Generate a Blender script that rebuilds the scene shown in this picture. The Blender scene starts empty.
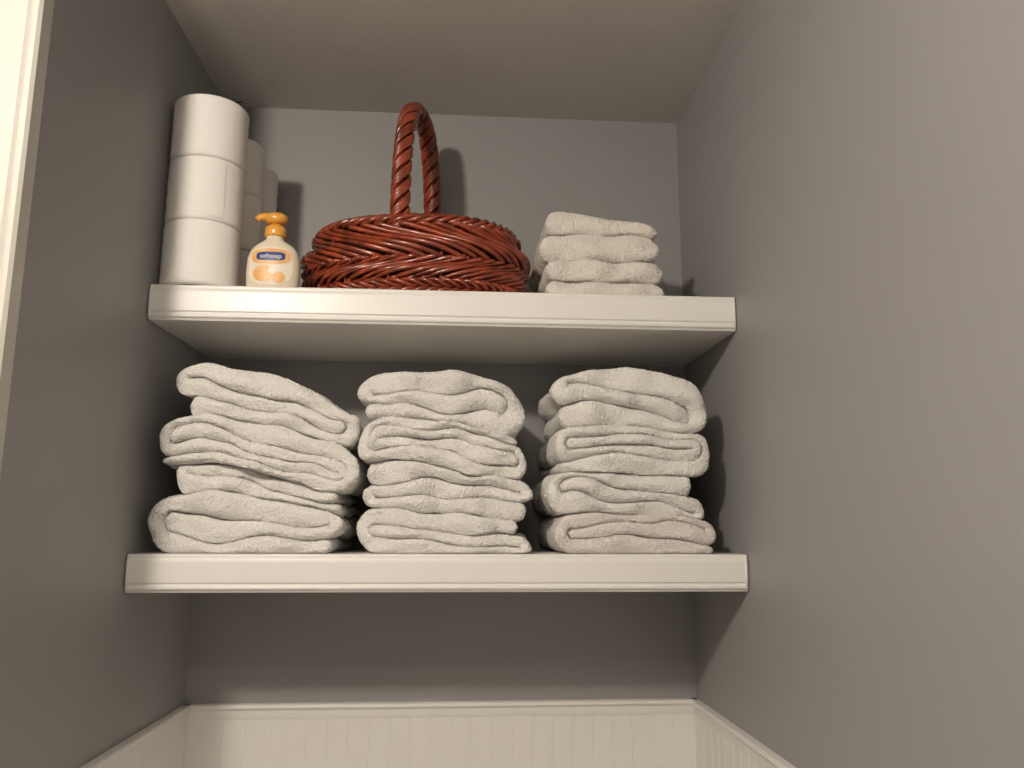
import bpy, bmesh, math, numpy as np
from mathutils import Matrix, Vector
S=bpy.context.scene
S.view_settings.view_transform='Standard'
S.view_settings.look='None'
COL=S.collection
Z0=1.578            # camera height above floor
W=0.95; XL=-W/2; XR=W/2
DS=1.2795; DB=1.5918; DE=0.920
ZC=Z0+0.862; ZU1=Z0+0.3845; ZU0=Z0+0.326; ZL1=Z0-0.0383; ZL0=Z0-0.0955; ZR=Z0-0.3145
def XLy(y): return -.480+(y-DS)*.0224     # the left wall is slightly out of square

# ---------------------------------------------------------------- materials
def mat(name,col,rough=0.6,bump=0.0,bscale=200,var=0.0,vscale=8,sheen=0,coat=0,col2=None,trans=0,sss=0,bdist=0.002,detail=4):
    m=bpy.data.materials.new(name); m.use_nodes=True
    nt=m.node_tree; b=nt.nodes['Principled BSDF']
    b.inputs['Base Color'].default_value=(*col,1); b.inputs['Roughness'].default_value=rough
    if sheen:
        b.inputs['Sheen Weight'].default_value=sheen; b.inputs['Sheen Roughness'].default_value=0.6
    if coat:
        b.inputs['Coat Weight'].default_value=coat; b.inputs['Coat Roughness'].default_value=0.15
    if trans: b.inputs['Transmission Weight'].default_value=trans
    if sss:
        b.inputs['Subsurface Weight'].default_value=sss; b.inputs['Subsurface Radius'].default_value=(.01,.008,.006); b.inputs['Subsurface Scale'].default_value=0.5
    tc=nt.nodes.new('ShaderNodeTexCoord')
    if var:
        n=nt.nodes.new('ShaderNodeTexNoise'); n.inputs['Scale'].default_value=vscale; n.inputs['Detail'].default_value=4
        nt.links.new(tc.outputs['Object'],n.inputs['Vector'])
        r=nt.nodes.new('ShaderNodeValToRGB')
        c2=col2 if col2 else tuple(c*(1-var) for c in col)
        r.color_ramp.elements[0].position=.3; r.color_ramp.elements[1].position=.7
        r.color_ramp.elements[0].color=(*c2,1); r.color_ramp.elements[1].color=(*col,1)
        nt.links.new(n.outputs['Fac'],r.inputs['Fac']); nt.links.new(r.outputs['Color'],b.inputs['Base Color'])
    if bump:
        n=nt.nodes.new('ShaderNodeTexNoise'); n.inputs['Scale'].default_value=bscale; n.inputs['Detail'].default_value=detail
        nt.links.new(tc.outputs['Object'],n.inputs['Vector'])
        bp=nt.nodes.new('ShaderNodeBump'); bp.inputs['Strength'].default_value=bump; bp.inputs['Distance'].default_value=bdist
        nt.links.new(n.outputs['Fac'],bp.inputs['Height']); nt.links.new(bp.outputs['Normal'],b.inputs['Normal'])
    return m
M_wall=mat('wall_paint_grey',(.315,.313,.310),.5,bump=.06,bscale=220,var=.03,vscale=3)
M_ceil=mat('ceiling_paint',(.72,.70,.66),.9,bump=.25,bscale=90,var=.05,vscale=5)
M_white=mat('trim_paint_white',(.86,.845,.81),.33,bump=.05,bscale=60,var=.02)
M_case=mat('casing_paint_cream',(.60,.58,.53),.4,var=.02)
M_floor=mat('floor_tile',(.50,.46,.41),.4,var=.2,vscale=4)
def terry(name,c): return mat(name,c,1.0,bump=1.0,bscale=280,sheen=.3,var=.04,vscale=200,bdist=.004,detail=2)
M_towel=terry('terry_white',(.86,.84,.80))
M_towel2=terry('terry_cream',(.85,.80,.73))
M_towel3=terry('terry_blush',(.81,.755,.72))
M_paper=mat('tissue_paper',(.88,.86,.82),.95,bump=.35,bscale=90,bdist=.002)
M_card=mat('cardboard',(.42,.33,.23),.9)
M_wick=mat('wicker_redbrown',(.38,.068,.024),.26,bump=.2,bscale=300,var=.6,vscale=35,coat=.55,col2=(.13,.020,.009))
M_wickd=mat('wicker_dark',(.03,.009,.006),.7)
M_soap=mat('bottle_cream',(.84,.74,.58),.2,coat=.5,sss=.3,var=.04)
M_pump=mat('pump_orange',(.80,.38,.06),.3,coat=.3)
M_lab=mat('label_orange',(.85,.38,.10),.4,var=.5,vscale=60,col2=(.88,.60,.28))
M_blue=mat('label_blue',(.02,.04,.22),.4)
M_txt=mat('label_text_white',(.9,.88,.85),.5)
M_labw=mat('label_white',(.86,.78,.65),.45)
M_web=mat('cobweb_dark',(.05,.045,.04),.9)

# ---------------------------------------------------------------- helpers
def link(o): COL.objects.link(o); return o
def mesh_obj(name,V,F,m,smooth=True,parent=None):
    me=bpy.data.meshes.new(name)
    me.from_pydata([tuple(map(float,v)) for v in V],[],[tuple(map(int,f)) for f in F])
    me.materials.append(m)
    if smooth: me.polygons.foreach_set('use_smooth',[True]*len(me.polygons))
    me.update()
    bm=bmesh.new(); bm.from_mesh(me); bmesh.ops.recalc_face_normals(bm,faces=bm.faces); bm.to_mesh(me); bm.free()
    o=link(bpy.data.objects.new(name,me))
    if parent: o.parent=parent
    return o
def prism(name,xy,z0,z1,m):
    n=len(xy); V=[(x,y,z0) for x,y in xy]+[(x,y,z1) for x,y in xy]
    F=[(i,(i+1)%n,n+(i+1)%n,n+i) for i in range(n)]+[tuple(range(n)),tuple(range(2*n-1,n-1,-1))]
    return mesh_obj(name,V,F,m,smooth=False)
def box(name,lo,hi,m):
    return prism(name,[(lo[0],lo[1]),(hi[0],lo[1]),(hi[0],hi[1]),(lo[0],hi[1])],lo[2],hi[2],m)
def empty(name,loc=(0,0,0)):
    e=bpy.data.objects.new(name,None); e.location=loc; e.empty_display_size=.05; return link(e)
def extrude_profile(name,prof,x0,x1,m,axis='x',smooth=False,parent=None,fx=None):
    n=len(prof); V=[]
    for x in (x0,x1):
        for a,z in prof:
            v=(x,a,z) if axis=='x' else (a,x,z)
            if fx: v=fx(v)
            V.append(v)
    F=[(i,(i+1)%n,n+(i+1)%n,n+i) for i in range(n)]
    F.append(tuple(range(n))); F.append(tuple(range(2*n-1,n-1,-1)))
    return mesh_obj(name,V,F,m,smooth=smooth,parent=parent)
class MB:
    def __init__(s): s.V=[];s.F=[];s.n=0
    def add(s,V,F):
        V=np.asarray(V,float); s.V.append(V); s.F+= [tuple(i+s.n for i in f) for f in F]; s.n+=len(V)
    def obj(s,name,m,parent=None,smooth=True): return mesh_obj(name,np.vstack(s.V),s.F,m,smooth,parent)
def tube(mb,P,r,seg=8,closed=False):
    P=np.asarray(P,float); n=len(P)
    r=np.ones(n)*r
    T=np.roll(P,-1,0)-np.roll(P,1,0)
    if not closed: T[0]=P[1]-P[0]; T[-1]=P[-1]-P[-2]
    T/=np.linalg.norm(T,axis=1)[:,None]+1e-12
    N=np.zeros_like(P); ref=np.array([0,0,1.]) if abs(T[0][2])<.9 else np.array([1.,0,0])
    N[0]=np.cross(T[0],ref); N[0]/=np.linalg.norm(N[0])
    for i in range(1,n):
        v=N[i-1]-T[i]*(N[i-1]@T[i]); N[i]=v/(np.linalg.norm(v)+1e-12)
    B=np.cross(T,N); a=np.linspace(0,2*math.pi,seg,endpoint=False)
    V=(P[:,None,:]+r[:,None,None]*(N[:,None,:]*np.cos(a)[None,:,None]+B[:,None,:]*np.sin(a)[None,:,None])).reshape(-1,3)
    F=[]
    for i in range(n if closed else n-1):
        j=(i+1)%n
        for k in range(seg):
            l=(k+1)%seg; F.append((i*seg+k,i*seg+l,j*seg+l,j*seg+k))
    if not closed:
        F.append(tuple(range(seg))); F.append(tuple((n-1)*seg+k for k in range(seg)))
    mb.add(V,F)
def lathe(prof,cx,cy,z0,seg=64,squash=1):
    V=[];F=[];n=len(prof)
    for i in range(seg):
        a=2*math.pi*i/seg
        for r,z in prof: V.append((cx+r*math.cos(a),cy+squash*r*math.sin(a),z0+z))
    for i in range(seg):
        j=(i+1)%seg
        for k in range(n-1): F.append((i*n+k,j*n+k,j*n+k+1,i*n+k+1))
    return V,F

# ---------------------------------------------------------------- room shell
YB=-1.3; XFL=-1.7; t=.06
XLE=XLy(DE)
box('floor',(XFL-t,YB-t,-.05),(XR+t,DB+t,0),M_floor)
box('ceiling',(XFL-t,YB-t,ZC),(XR+t,DB+t,ZC+.05),M_ceil)
box('wall_back',(XL-t,DB,0),(XR+t,DB+t,ZC),M_wall)
box('wall_right',(XR,YB,0),(XR+t,DB,ZC),M_wall)
prism('wall_left',[(XLy(DE+t)-t,DE+t),(XLy(DE+t),DE+t),(XLy(DB),DB),(XLy(DB)-t,DB)],0,ZC,M_wall)
prism('wall_front_left',[(XFL,DE),(XLE,DE),(XLy(DE+t),DE+t),(XFL,DE+t)],0,ZC,M_wall)
box('wall_far_left',(XFL-t,YB,0),(XFL,DE+t,ZC),M_wall)
box('wall_rear',(XFL-t,YB-t,0),(XR+t,YB,ZC),M_wall)
X=XLE
prism('trim_1',[(X-.095,DE),(X-.095,DE-.014),(X-.085,DE-.019),(X-.014,DE-.017),(X-.010,DE-.014),(X-.007,DE-.016),(X-.002,DE-.016),(X+.0015,DE-.012),(X+.0015,DE+.010),(X,DE+.010),(X,DE)],0,ZC-.001,M_case)

def bead_profile(L,pitch=.0375,thick=.008):
    pts=[];x=0
    while x<L-1e-6:
        for dx,d in ((0,thick),(pitch-.0060,thick),(pitch-.0052,thick-.0006),(pitch-.0044,thick-.0001),(pitch-.003,thick+.0002),(pitch-.0015,thick-.0001),(pitch-.0007,thick-.0006)):
            if x+dx<=L: pts.append((x+dx,d))
        x+=pitch
    pts.append((L,thick)); return pts
def beadboard(name,origin,ux,un,L,z0,z1):
    bp=bead_profile(L); ux=np.array(ux,float);un=np.array(un,float);o=np.array(origin,float)
    V=[];F=[]
    for z in (z0,z1):
        for s,d in bp:
            p=o+ux*s+un*d; V.append((p[0],p[1],z))
    n=len(bp)
    for i in range(n-1): F.append((i,i+1,n+i+1,n+i))
    k=len(V)
    for z in (z0,z1):
        for s in (0,L):
            p=o+ux*s; V.append((p[0],p[1],z))
    F.append((k,k+1,k+3,k+2))
    return mesh_obj(name,V,F,M_white,smooth=False)
zc1=ZR-.022
beadboard('trim_2',(XLy(DB),DB,0),(1,0,0),(0,-1,0),XR-XLy(DB),0.0,zc1)
ul=np.array([XLy(DB)-XLy(DE+t),DB-DE-t]); Ll=np.linalg.norm(ul); ul/=Ll
beadboard('trim_3',(XLy(DE+t),DE+t,0),(ul[0],ul[1],0),(ul[1],-ul[0],0),Ll-.008,0.0,zc1)
beadboard('trim_4',(XR,YB+.01,0),(0,1,0),(-1,0,0),DB-YB-.018,0.0,zc1)
def cap_prof():
    return [(0,ZR),(.012,ZR),(.015,ZR-.002),(.016,ZR-.006),(.014,ZR-.009),(.011,ZR-.011),(.0105,ZR-.018),(.010,ZR-.022),(.0092,ZR-.026),(0,ZR-.026)]
extrude_profile('trim_5',[(DB-a,z) for a,z in cap_prof()],XLy(DB),XR,M_white,'x')
extrude_profile('trim_6',[(a,z) for a,z in cap_prof()],DE+t,DB-.001,M_white,'y',fx=lambda v:(v[0]+XLy(v[1]),v[1],v[2]))
extrude_profile('trim_7',[(XR-a,z) for a,z in cap_prof()],YB+.01,DB-.001,M_white,'y')

# ---------------------------------------------------------------- shelves
def shelf(name,z0,z1):
    g=empty(name)
    y=DS
    def arc(cx,cz,r,a0,a1,n=6):
        return [(cx+r*math.cos(math.radians(a0+(a1-a0)*i/n)),cz+r*math.sin(math.radians(a0+(a1-a0)*i/n))) for i in range(n+1)]
    prof=[(DB-.001,z1)]
    prof+=arc(y+.006,z1-.004,.004,90,180)
    prof+=[(y+.002,z1-.0055),(y+.0005,z1-.009),(y,z1-.012)]
    prof+=[(y,z0+.015),(y+.003,z0+.013),(y+.003,z0+.012)]
    prof+=arc(y+.0045,z0+.0075,.0045,140,220,5)
    prof+=[(y+.004,z0+.003),(y+.006,z0),(DB-.001,z0)]
    extrude_profile('board',prof,-1,XR-.0015,M_white,'x',parent=g,fx=lambda v:(XLy(v[1])+.0015 if v[0]<0 else v[0],v[1],v[2]))
    for sx in (XLy(y)+.004,XR-.004):
        mb=MB(); tube(mb,[(sx,y+.0005,z0+.004),(sx,y+.0005,z1-.004)],.0022,8); mb.obj('end_bead',M_white,g)
    return g
shelf('wall_shelf',ZU0,ZU1)
shelf('wall_shelf',ZL0,ZL1)

# ---------------------------------------------------------------- towels
def smooth_noise(rng,P,scale,k=7):
    out=np.zeros(len(P))
    for i in range(k):
        d=rng.normal(size=3); d/=np.linalg.norm(d); f=scale*rng.uniform(.6,1.6)
        out+=np.sin(P@d*f+rng.uniform(0,6.28))
    return out/math.sqrt(k)
def towel(name,xl,xr,X5,bot,top,n,order,first,yf,depth,seed,m,stack_seed,hf=.495,ex=.85,warp=.0030,lv=.14):
    rng=np.random.default_rng(seed)
    pb=np.polyfit(X5,bot,3); pt=np.polyfit(X5,top,3)
    if max(bot)-min(bot)<1e-6: pb=np.array([0,0,0,bot[0]])
    lim=lambda x: np.clip(x,min(X5),max(X5))
    B=lambda x: np.polyval(pb,lim(x)); T=lambda x: np.polyval(pt,lim(x))
    tt=float(np.mean(np.array(top)-np.array(bot)))/n
    turns=[];s=first
    for a,b in zip(order[:-1],order[1:]): turns.append((a,b,s)); s=-s
    edge={1:xr,-1:xl}
    def rout(lo,hi,sd):
        r=0
        for a,b,q in turns:
            if q==sd and min(a,b)<=lo and max(a,b)>=hi: r=max(r,abs(a-b)/2*tt)
        return r
    path=[]
    s0=-first; R=rout(order[0],order[0],s0)
    xs=edge[s0]-s0*(R*ex+tt*.5*ex-.40*tt) if R>0 else edge[s0]-s0*(.003+rng.uniform(0,.006))
    path.append((xs,(order[0]+.5)*tt))
    for a,b,q in turns:
        Ro=rout(min(a,b),max(a,b),q); r=abs(a-b)/2*tt
        xc=edge[q]-q*(Ro*ex+tt*.5*ex)
        mid=(a+b)/2+.5
        for i in range(17):
            ph=-math.pi/2+math.pi*i/16
            path.append((xc+q*r*ex*math.cos(ph),mid*tt+(1 if b>a else -1)*r*math.sin(ph)))
        last=q
    if turns:
        sd=-last; R=rout(order[-1],order[-1],sd)
    else: sd=-s0; R=0
    path.append((edge[sd]-sd*(.003+rng.uniform(0,.024)+(R*ex+.01 if R>0 else 0)),(order[-1]+.5)*tt))
    P=np.array(path); L=np.r_[0,np.cumsum(np.linalg.norm(np.diff(P,axis=0),axis=1))]
    N=int(L[-1]/.0023); s=np.linspace(0,L[-1],N)
    X=np.interp(s,L,P[:,0]); Wz=np.interp(s,L,P[:,1])
    k=np.array([1,2,3,2,1.])/9
    X[2:-2]=np.convolve(X,k,'valid'); Wz[2:-2]=np.convolve(Wz,k,'valid')
    dx=np.gradient(X); dw=np.gradient(Wz); l=np.hypot(dx,dw); nx=-dw/l; nz=dx/l
    h=tt*hf
    d=np.minimum(s,L[-1]-s); tap=np.where(d<h,np.sqrt(np.clip(1-(1-d/h)**2,0.02,1)),1)
    fr=np.linspace(0,1,26)**1.6
    he=min(h,.014)
    ring=[(1,he+(depth-he)*f) for f in fr[::-1]]
    for i in range(1,15):
        a=math.pi/2-math.pi*i/15
        ring.append((math.copysign(abs(math.sin(a))**.9,math.sin(a)),he*(1-abs(math.cos(a))**.9)))
    ring+=[(-1,he+(depth-he)*f) for f in fr]
    ring.append((0,depth+.003))
    ring=np.array(ring); m_=len(ring)
    ys=.0060*np.sin(s*rng.uniform(8,22)+rng.uniform(0,6))+.0022*np.sin(s*80+rng.uniform(0,6))
    Vx=X[:,None]+nx[:,None]*ring[None,:,0]*h*tap[:,None]
    Vw=Wz[:,None]+nz[:,None]*ring[None,:,0]*h*tap[:,None]
    fy=np.clip(1-ring[:,1]/.08,0,1)
    Vy=yf+ring[None,:,1]+(ys[:,None]+he*.6*(1-tap[:,None]))*fy[None,:]
    u=Vw/(n*tt)
    if n>1:
        xx=(Vx-xl)/(xr-xl)
        u=u+np.sin(math.pi*np.clip(u,0,1))*(lv*np.sin(xx*rng.uniform(3,6)+rng.uniform(0,6.3))+lv*.35*np.sin(xx*13+Vy*25+rng.uniform(0,6.3)))
        u=u+np.sin(2*math.pi*np.clip(u,0,1))*(.40*lv*np.sin(xx*rng.uniform(4,9)+rng.uniform(0,6.3)))
    Vz=B(Vx)+u*(T(Vx)-B(Vx))
    V=np.stack([Vx,Vy,Vz],-1).reshape(-1,3)
    r2=np.random.default_rng(stack_seed)
    base=ST_BASE
    fade=np.clip((V[:,2]-base)/.03,0,1)
    wz=smooth_noise(r2,V,55)*warp*fade; wx=smooth_noise(r2,V,40)*warp*.8; wy=smooth_noise(r2,V,60)*warp*1.1
    V[:,2]+=wz; V[:,0]+=wx; V[:,1]+=wy
    V[:,2]+=smooth_noise(rng,V*np.array([.5,1,1]),170,9)*.0012*fade
    V[:,1]+=smooth_noise(rng,V*np.array([.45,1,1]),200,9)*.0024
    V+=rng.normal(size=V.shape)*.00056*np.array([1,1,.8])
    V[:,2]=np.maximum(V[:,2],base+.0003)
    idx=np.arange(N*m_).reshape(N,m_)
    a=idx[:-1,:];b=idx[1:,:]
    F=np.stack([a,np.roll(a,-1,1),np.roll(b,-1,1),b],-1).reshape(-1,4).tolist()
    F.append(list(idx[0])); F.append(list(idx[-1][::-1]))
    return mesh_obj(name,V,F,m)
# image pixel coordinates of the stacks (1 pixel = 1.6 mm)
TX=lambda u: -0.150+(u-357)*.001613
TZ=lambda v: ZL1+(553-v)*.00158
ST_BASE=ZL1
def stack(xr5,bounds,items,yf,sseed):
    X5=[TX(u) for u in xr5]
    for i,(xl,xr,n,order,first,seed,m,dy) in enumerate(items):
        towel('bath_towel',TX(xl),TX(xr),X5,[TZ(v) for v in bounds[i]],[TZ(v) for v in bounds[i+1]],n,order,first,DS+yf+dy,.265-dy,seed,m,sseed)
stack([160,200,250,300,350],
 [[553]*5,[506,493,497,504,518],[474,464,469,482,494],[428,419,421,434,448],[376,367,371,385,414]],
 [(167,348,3,[1,2,0],1,1,M_towel,0.0),(188,350,2,[0,1],-1,2,M_towel,.010),(174,361,4,[2,1,3,0],1,3,M_towel,-.004),(181,359,3,[1,2,0],-1,4,M_towel,.004)],.018,11)
stack([357,400,440,485,530],
 [[553]*5,[508,509,514,518,520],[465,461,466,474,482],[423,417,420,431,443],[376,367,367,372,388]],
 [(363,533,3,[1,0,2],1,5,M_towel,.0),(366,534,3,[2,1,0],1,6,M_towel,.007),(363,529,4,[1,2,0,3],-1,7,M_towel,.0),(358,525,3,[1,2,0],-1,8,M_towel,.004)],.018,12)
stack([546,590,630,670,718],
 [[553]*5,[516,514,512,516,521],[472,470,470,475,480],[427,424,426,427,430],[378,364,362,364,380]],
 [(556,718,3,[1,2,0],1,29,M_towel3,.0),(549,709,3,[1,0,2],1,10,M_towel,.006),(556,714,4,[2,1,3,0],1,11,M_towel,.0),(556,714,3,[1,2,0],-1,12,M_towel,.004)],.018,13)
# washcloths
ST_BASE=ZU1
UX=lambda u:.152+(u-540)*.00173
UZ=lambda v: ZU1+(299-v)*.00181
wb=[[299]*5,[278]*5,[258,257,257,257,257],[231,230,230,231,233],[205,206,209,215,223]]
wi=[(543,672),(540,669),(538,672),(543,670)]
X5=[UX(u) for u in (536,568,600,630,668)]
for i,(a,b) in enumerate(wi):
    towel('washcloth',UX(a),UX(b),X5,[UZ(v) for v in wb[i]],[UZ(v) for v in wb[i+1]],1,[0],1,DS+.05+.003*i,.20,30+i,M_towel2,14,hf=.49,warp=.0015)

# ---------------------------------------------------------------- toilet paper
def roll(cx,cy,z,R,H,rot=0,flap=True):
    g=empty('toilet_paper_roll',(0,0,0))
    rc=.021; e=.006
    prof=[(rc,0.002),(rc+.002,.0)]
    prof+=[(rc+(R-rc-e)*k/6,.0) for k in range(1,7)]
    prof+=[(R-e+e*math.sin(a),e-e*math.cos(a)) for a in np.linspace(.3,math.pi/2,5)]
    prof+=[(R+.0004*math.sin(k*2.1),e+(H-2*e)*k/10) for k in range(1,10)]
    prof+=[(R-e+e*math.cos(a),H-e+e*math.sin(a)) for a in np.linspace(0,math.pi/2,6)]
    prof+=[(rc+(R-rc-e)*k/6,H-.0005*(k%2)) for k in range(5,0,-1)]
    prof+=[(rc+.002,H),(rc,H-.002),(rc,.002)]
    V,F=lathe(prof,cx,cy,z,80)
    V=np.array(V); th=np.arctan2(V[:,1]-cy,V[:,0]-cx)
    k=1+.005*np.sin(2*th+rot)+.003*np.sin(3*th+rot*2)
    V[:,0]=cx+(V[:,0]-cx)*k; V[:,1]=cy+(V[:,1]-cy)*k
    mesh_obj('paper',V,F,M_paper,parent=g)
    V,F=lathe([(rc-.0012,.001),(rc-.0001,.001),(rc-.0001,H-.001),(rc-.0012,H-.001),(rc-.0012,.001)],cx,cy,z,40)
    mesh_obj('core',V,F,M_card,parent=g)
    if not flap: return
    a0=-math.pi/2-.5+rot; V=[];F=[]
    for i in range(9):
        a=a0+i*.05; r=R*1.006+.0005+.0008*(1-i/8)
        for q in (0.006,H-.006): V.append((cx+r*math.cos(a),cy+r*math.sin(a),z+q))
    for i in range(8): F.append((2*i,2*i+2,2*i+3,2*i+1))
    mesh_obj('loose_sheet',V,F,M_paper,parent=g)
for k in range(3):
    roll(-.4185+(-.0005,.0000,.0000)[k],DS+.0530+(0,.001,.001)[k],ZU1+.1095*k+.0002,.0612,.1091,rot=(.4,2.2,-1)[k]*.4)
    roll(-.405+(.0,.003,-.001)[k],DS+.168,ZU1+.1062*k+.0002,.0500,.106,rot=k,flap=False)
    roll(-.394+(.0,-.002,.001)[k],DS+.264,ZU1+.1032*k+.0002,.0430,.103,rot=k+1,flap=False)

# ---------------------------------------------------------------- soap dispenser
sx,sy,sz=-.296,DS+.040,ZU1+.0003
g=empty('soap_dispenser',(sx,sy,sz)); g.scale=(1.06,1.0,1.10)
secs=[(0,.034,.019),(.002,.038,.0215),(.010,.0405,.0235),(.030,.0415,.0245),(.050,.0405,.0235),(.062,.037,.0215),(.070,.031,.019),(.076,.022,.0165),(.080,.015,.0145),(.083,.0135,.0135),(.088,.0135,.0135)]
zz=np.linspace(0,.088,40); sa=np.interp(zz,[s[0] for s in secs],[s[1] for s in secs]); sb=np.interp(zz,[s[0] for s in secs],[s[2] for s in secs])
V=[];F=[];n=56
for z,a,b in zip(zz,sa,sb):
    for i in range(n):
        q=2*math.pi*i/n; c,s_=math.cos(q),math.sin(q)
        V.append((a*math.copysign(abs(c)**.85,c),b*math.copysign(abs(s_)**.85,s_),z))
for j in range(len(zz)-1):
    for i in range(n): F.append((j*n+i,j*n+(i+1)%n,(j+1)*n+(i+1)%n,(j+1)*n+i))
F.append(tuple(range(n))); F.append(tuple(range((len(zz)-1)*n,len(zz)*n)))
mesh_obj('bottle',V,F,M_soap,parent=g)
def front_y(x,z,off):
    a=np.interp(z,zz,sa); b=np.interp(z,zz,sb)
    u=min(abs(x)/a,.999); c=u**(1/.85); s_=math.sqrt(1-c*c)
    return -b*s_**.85-off
def patch(name,cx,cz,rx,rz,off,m,p=2.5,rings=6,seg=40):
    V=[(cx,front_y(cx,cz,off),cz)];F=[]
    for r in range(1,rings+1):
        for i in range(seg):
            q=2*math.pi*i/seg;c,s_=math.cos(q),math.sin(q)
            x=cx+rx*r/rings*math.copysign(abs(c)**(2/p),c); z=cz+rz*r/rings*math.copysign(abs(s_)**(2/p),s_)
            V.append((x,front_y(x,z,off),z))
    for i in range(seg): F.append((0,1+i,1+(i+1)%seg))
    for r in range(rings-1):
        for i in range(seg): F.append((1+r*seg+i,1+(r+1)*seg+i,1+(r+1)*seg+(i+1)%seg,1+r*seg+(i+1)%seg))
    return mesh_obj(name,V,F,m,parent=g)
patch('label',0,.036,.033,.030,.0006,M_labw,3)
patch('label_band',0,.050,.030,.0125,.0011,M_lab,3)
patch('label_banner',0,.050,.022,.0068,.0016,M_blue,4)
patch('label_fruit',-.010,.023,.0165,.0125,.0012,M_lab,2)
patch('label_fruit_slice',.013,.018,.010,.0085,.0015,M_lab,2)
patch('label_blossom',.004,.027,.006,.0055,.0019,M_txt,2)
cu=bpy.data.curves.new('t','FONT'); cu.body='softsoap'; cu.size=.0098; cu.align_x='CENTER'; cu.align_y='CENTER'
to=link(bpy.data.objects.new('t',cu)); dg=bpy.context.evaluated_depsgraph_get(); dg.update()
me=bpy.data.meshes.new_from_object(to.evaluated_get(dg)); bpy.data.objects.remove(to)
TV=[(v.co.x,front_y(v.co.x,.050+v.co.y,.0021),.050+v.co.y) for v in me.vertices]; TF=[tuple(p.vertices) for p in me.polygons]
mesh_obj('label_text',TV,TF,M_txt,smooth=False,parent=g)
V,F=lathe([(0,.086),(.0155,.086),(.0165,.088),(.0165,.099),(.0150,.102),(.010,.105),(.0075,.106),(.0072,.112),(0,.112)],0,0,0,40); mesh_obj('pump_collar',V,F,M_pump,parent=g)
mb=MB()
V,F=lathe([(0,.108),(.013,.108),(.0170,.111),(.0185,.116),(.0170,.121),(.011,.1245),(0,.1255)],0,0,0,32,.85); mb.add(V,F)
tube(mb,[(-.004,-.002,.1180),(-.015,-.005,.1180),(-.023,-.008,.116),(-.0280,-.010,.111)],[.0070,.0066,.0056,.0046],12)
mb.obj('pump_head',M_pump,parent=g)

# ---------------------------------------------------------------- wicker basket
bx,by,bz=-.066,DS+.160,ZU1
g=empty('wicker_basket',(bx,by,bz+.0005)); g.rotation_euler=(0,0,math.radians(-8))
RX,RY,BH=.2005,.132,.142
def prof_r(v): return np.interp(v,[0,.08,.2,.35,.5,.65,.8,.92,1.0],[.88,.93,.97,.995,1.0,.985,.95,.905,.865])
def bpt(th,v,off=0.0):
    r=prof_r(v); e=.92
    c,s_=np.cos(th),np.sin(th)
    x=(RX*r+off)*np.sign(c)*np.abs(c)**e; y=(RY*r+off)*np.sign(s_)*np.abs(s_)**e
    return np.stack([x,y,BH*v+0*th],-1)
mb=MB(); nt_=96; vs=np.linspace(0.02,.97,14)
V=[];F=[]
for v in vs:
    V+=list(bpt(np.linspace(0,2*math.pi,nt_,endpoint=False),v*np.ones(nt_),-.013))
for j in range(len(vs)-1):
    for i in range(nt_): F.append((j*nt_+i,j*nt_+(i+1)%nt_,(j+1)*nt_+(i+1)%nt_,(j+1)*nt_+i))
F.append(tuple(range(nt_)))
mesh_obj('liner',V,F,M_wickd,parent=g)
rng=np.random.default_rng(5)
mb=MB()
NS=30
for i in range(NS):
    th=2*math.pi*i/NS; v=np.linspace(.03,.97,12); tube(mb,bpt(np.full(12,th),v,-.005),.0030,6)
def ringrope(v,rr,strands,twist,hr,off=0.0,n=420):
    for k in range(strands):
        th=np.linspace(0,2*math.pi,n,endpoint=False); ph=th*twist+2*math.pi*k/strands
        P=bpt(th,np.full(n,v)+hr*np.sin(ph)/BH,off+hr*np.cos(ph)); tube(mb,P,rr,7,closed=True)
ringrope(.05,.0040,3,20,.0050,.000)
ringrope(.15,.0037,3,-20,.0048,.001)
def rand(v0,v1,span,count,rr,amp,sgn,bundle=3,off=.001):
    for i in range(count):
        for b in range(bundle):
            t0=2*math.pi*(i+ .30*b)/count
            n=48; q=np.linspace(0,1,n)
            th=t0+sgn*span*q
            v=v0+(v1-v0)*(q**.9)+.004*rng.normal()
            w=amp*np.sin(q*math.pi*3-.5*math.pi)+ .0008*rng.normal()
            w=np.where((q<.10)|(q>.92),-amp*1.3,w)
            tube(mb,bpt(th,v,off+w),rr*rng.uniform(.85,1.1),8)
rand(.20,.48,.85,15,.0039,.0048,1,3,.001)
rand(.42,.93,1.20,13,.0045,.0060,-1,3,.002)
ringrope(.97,.0048,3,16,.0056,.000)
mb.obj('weave',M_wick,parent=g)
mb=MB()
n=300; q=np.linspace(0,math.pi,n); HH=.328
cy=-RY*.84*np.sign(np.cos(q))*np.abs(np.cos(q))**.75; cz=.060+HH*np.sin(q)**.62
C=np.stack([np.zeros(n),cy,cz],-1)
d=np.r_[0,np.cumsum(np.linalg.norm(np.diff(C,axis=0),axis=1))]; s=np.linspace(0,d[-1],n)
C=np.stack([np.interp(s,d,C[:,k]) for k in range(3)],-1)
for _ in range(6): C[1:-1]=(C[:-2]+2*C[1:-1]+C[2:])/4
ca,sa_=math.cos(math.radians(-5)),math.sin(math.radians(-5))
C=np.stack([C[:,0]*ca-C[:,1]*sa_,C[:,0]*sa_+C[:,1]*ca,C[:,2]],-1)
T=np.gradient(C,axis=0); T/=np.linalg.norm(T,axis=1)[:,None]
A=np.tile(np.array([ca,sa_,0]),(n,1)); Bn=np.cross(T,A)
for k in range(3):
    for e in (-1,0,1):
        ph=s/.088*2*math.pi+2*math.pi*k/3+e*.46
        P=C+A*(np.cos(ph)*.0138)[:,None]+Bn*(np.sin(ph)*.0100)[:,None]
        tube(mb,P,.0042,8)
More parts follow.
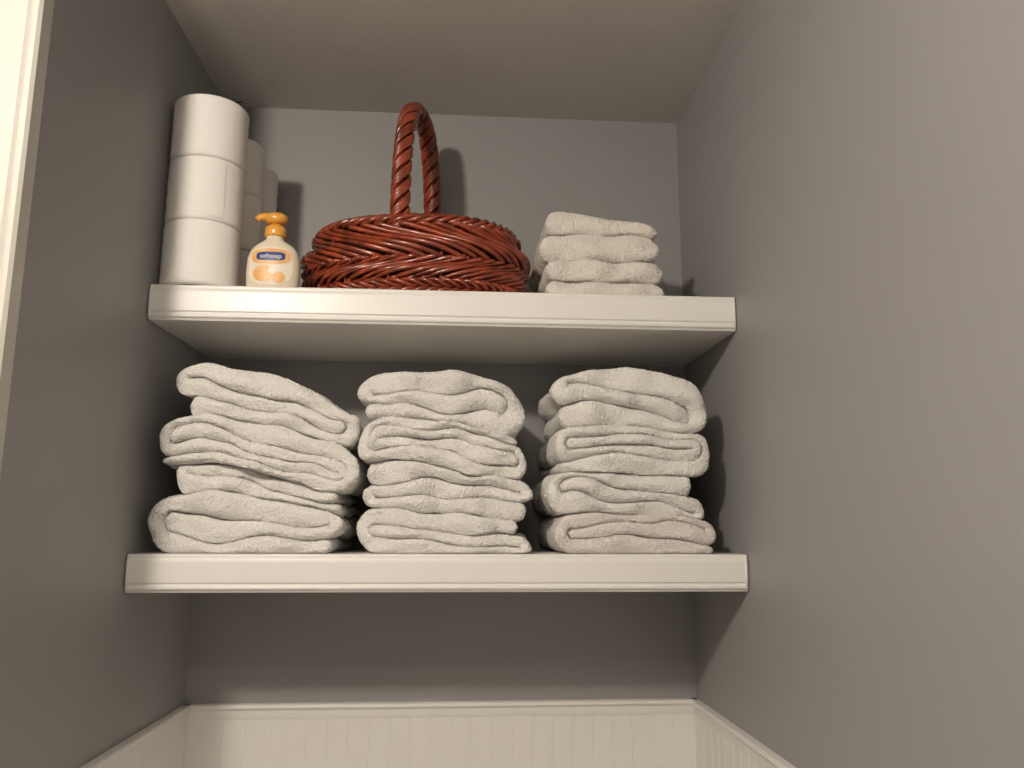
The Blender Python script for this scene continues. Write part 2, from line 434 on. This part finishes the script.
tube(mb,C,.0068,8)
mb.obj('handle',M_wick,parent=g)

# small cobweb tuft in the rear left ceiling corner
mb=MB(); rng=np.random.default_rng(3)
c0=np.array([XLy(DB)+.018,DB-.012,ZC-.006])
for i in range(12):
    p1=c0+np.array([rng.uniform(-.014,.026),rng.uniform(-.02,.008),rng.uniform(-.030,.004)])
    mid=(c0+p1)/2+rng.normal(size=3)*.006
    tq=np.linspace(0,1,8)[:,None]; tube(mb,(1-tq)**2*c0+2*tq*(1-tq)*mid+tq**2*p1,.0011,5)
mb.obj('cobweb',M_web)

# ---------------------------------------------------------------- lights
WARM=(1.0,.89,.77)
l=bpy.data.lights.new('vanity_lamp','POINT'); l.energy=49; l.color=WARM; l.shadow_soft_size=.045
o=link(bpy.data.objects.new('vanity_lamp',l)); o.location=(-.62,-.08,Z0+.785)
l=bpy.data.lights.new('fill_light','AREA'); l.shape='DISK'; l.size=.30; l.energy=6; l.color=WARM  # unseen soft fill, added to brighten walls and wainscot and soften shadows
o=link(bpy.data.objects.new('fill_light',l)); o.location=(-.15,-.55,ZC-.03)
w=bpy.data.worlds.new('World'); S.world=w; w.use_nodes=True
w.node_tree.nodes['Background'].inputs[0].default_value=(1,.88,.75,1); w.node_tree.nodes['Background'].inputs[1].default_value=.3

# ---------------------------------------------------------------- camera
f,pi_,ya,ro,cx=810.33,.1773,.0687,.003,.012
Fv=np.array([math.sin(ya)*math.cos(pi_),math.cos(ya)*math.cos(pi_),math.sin(pi_)])
R=np.array([math.cos(ya),-math.sin(ya),0]); U=np.cross(R,Fv)
R2=R*math.cos(ro)+U*math.sin(ro); U2=-R*math.sin(ro)+U*math.cos(ro)
cam=bpy.data.cameras.new('camera'); cam.sensor_width=36; cam.lens=f/1024*36; cam.clip_start=.02
co=link(bpy.data.objects.new('camera',cam))
co.matrix_world=Matrix(((R2[0],U2[0],-Fv[0],cx),(R2[1],U2[1],-Fv[1],0),(R2[2],U2[2],-Fv[2],Z0),(0,0,0,1)))
S.camera=co
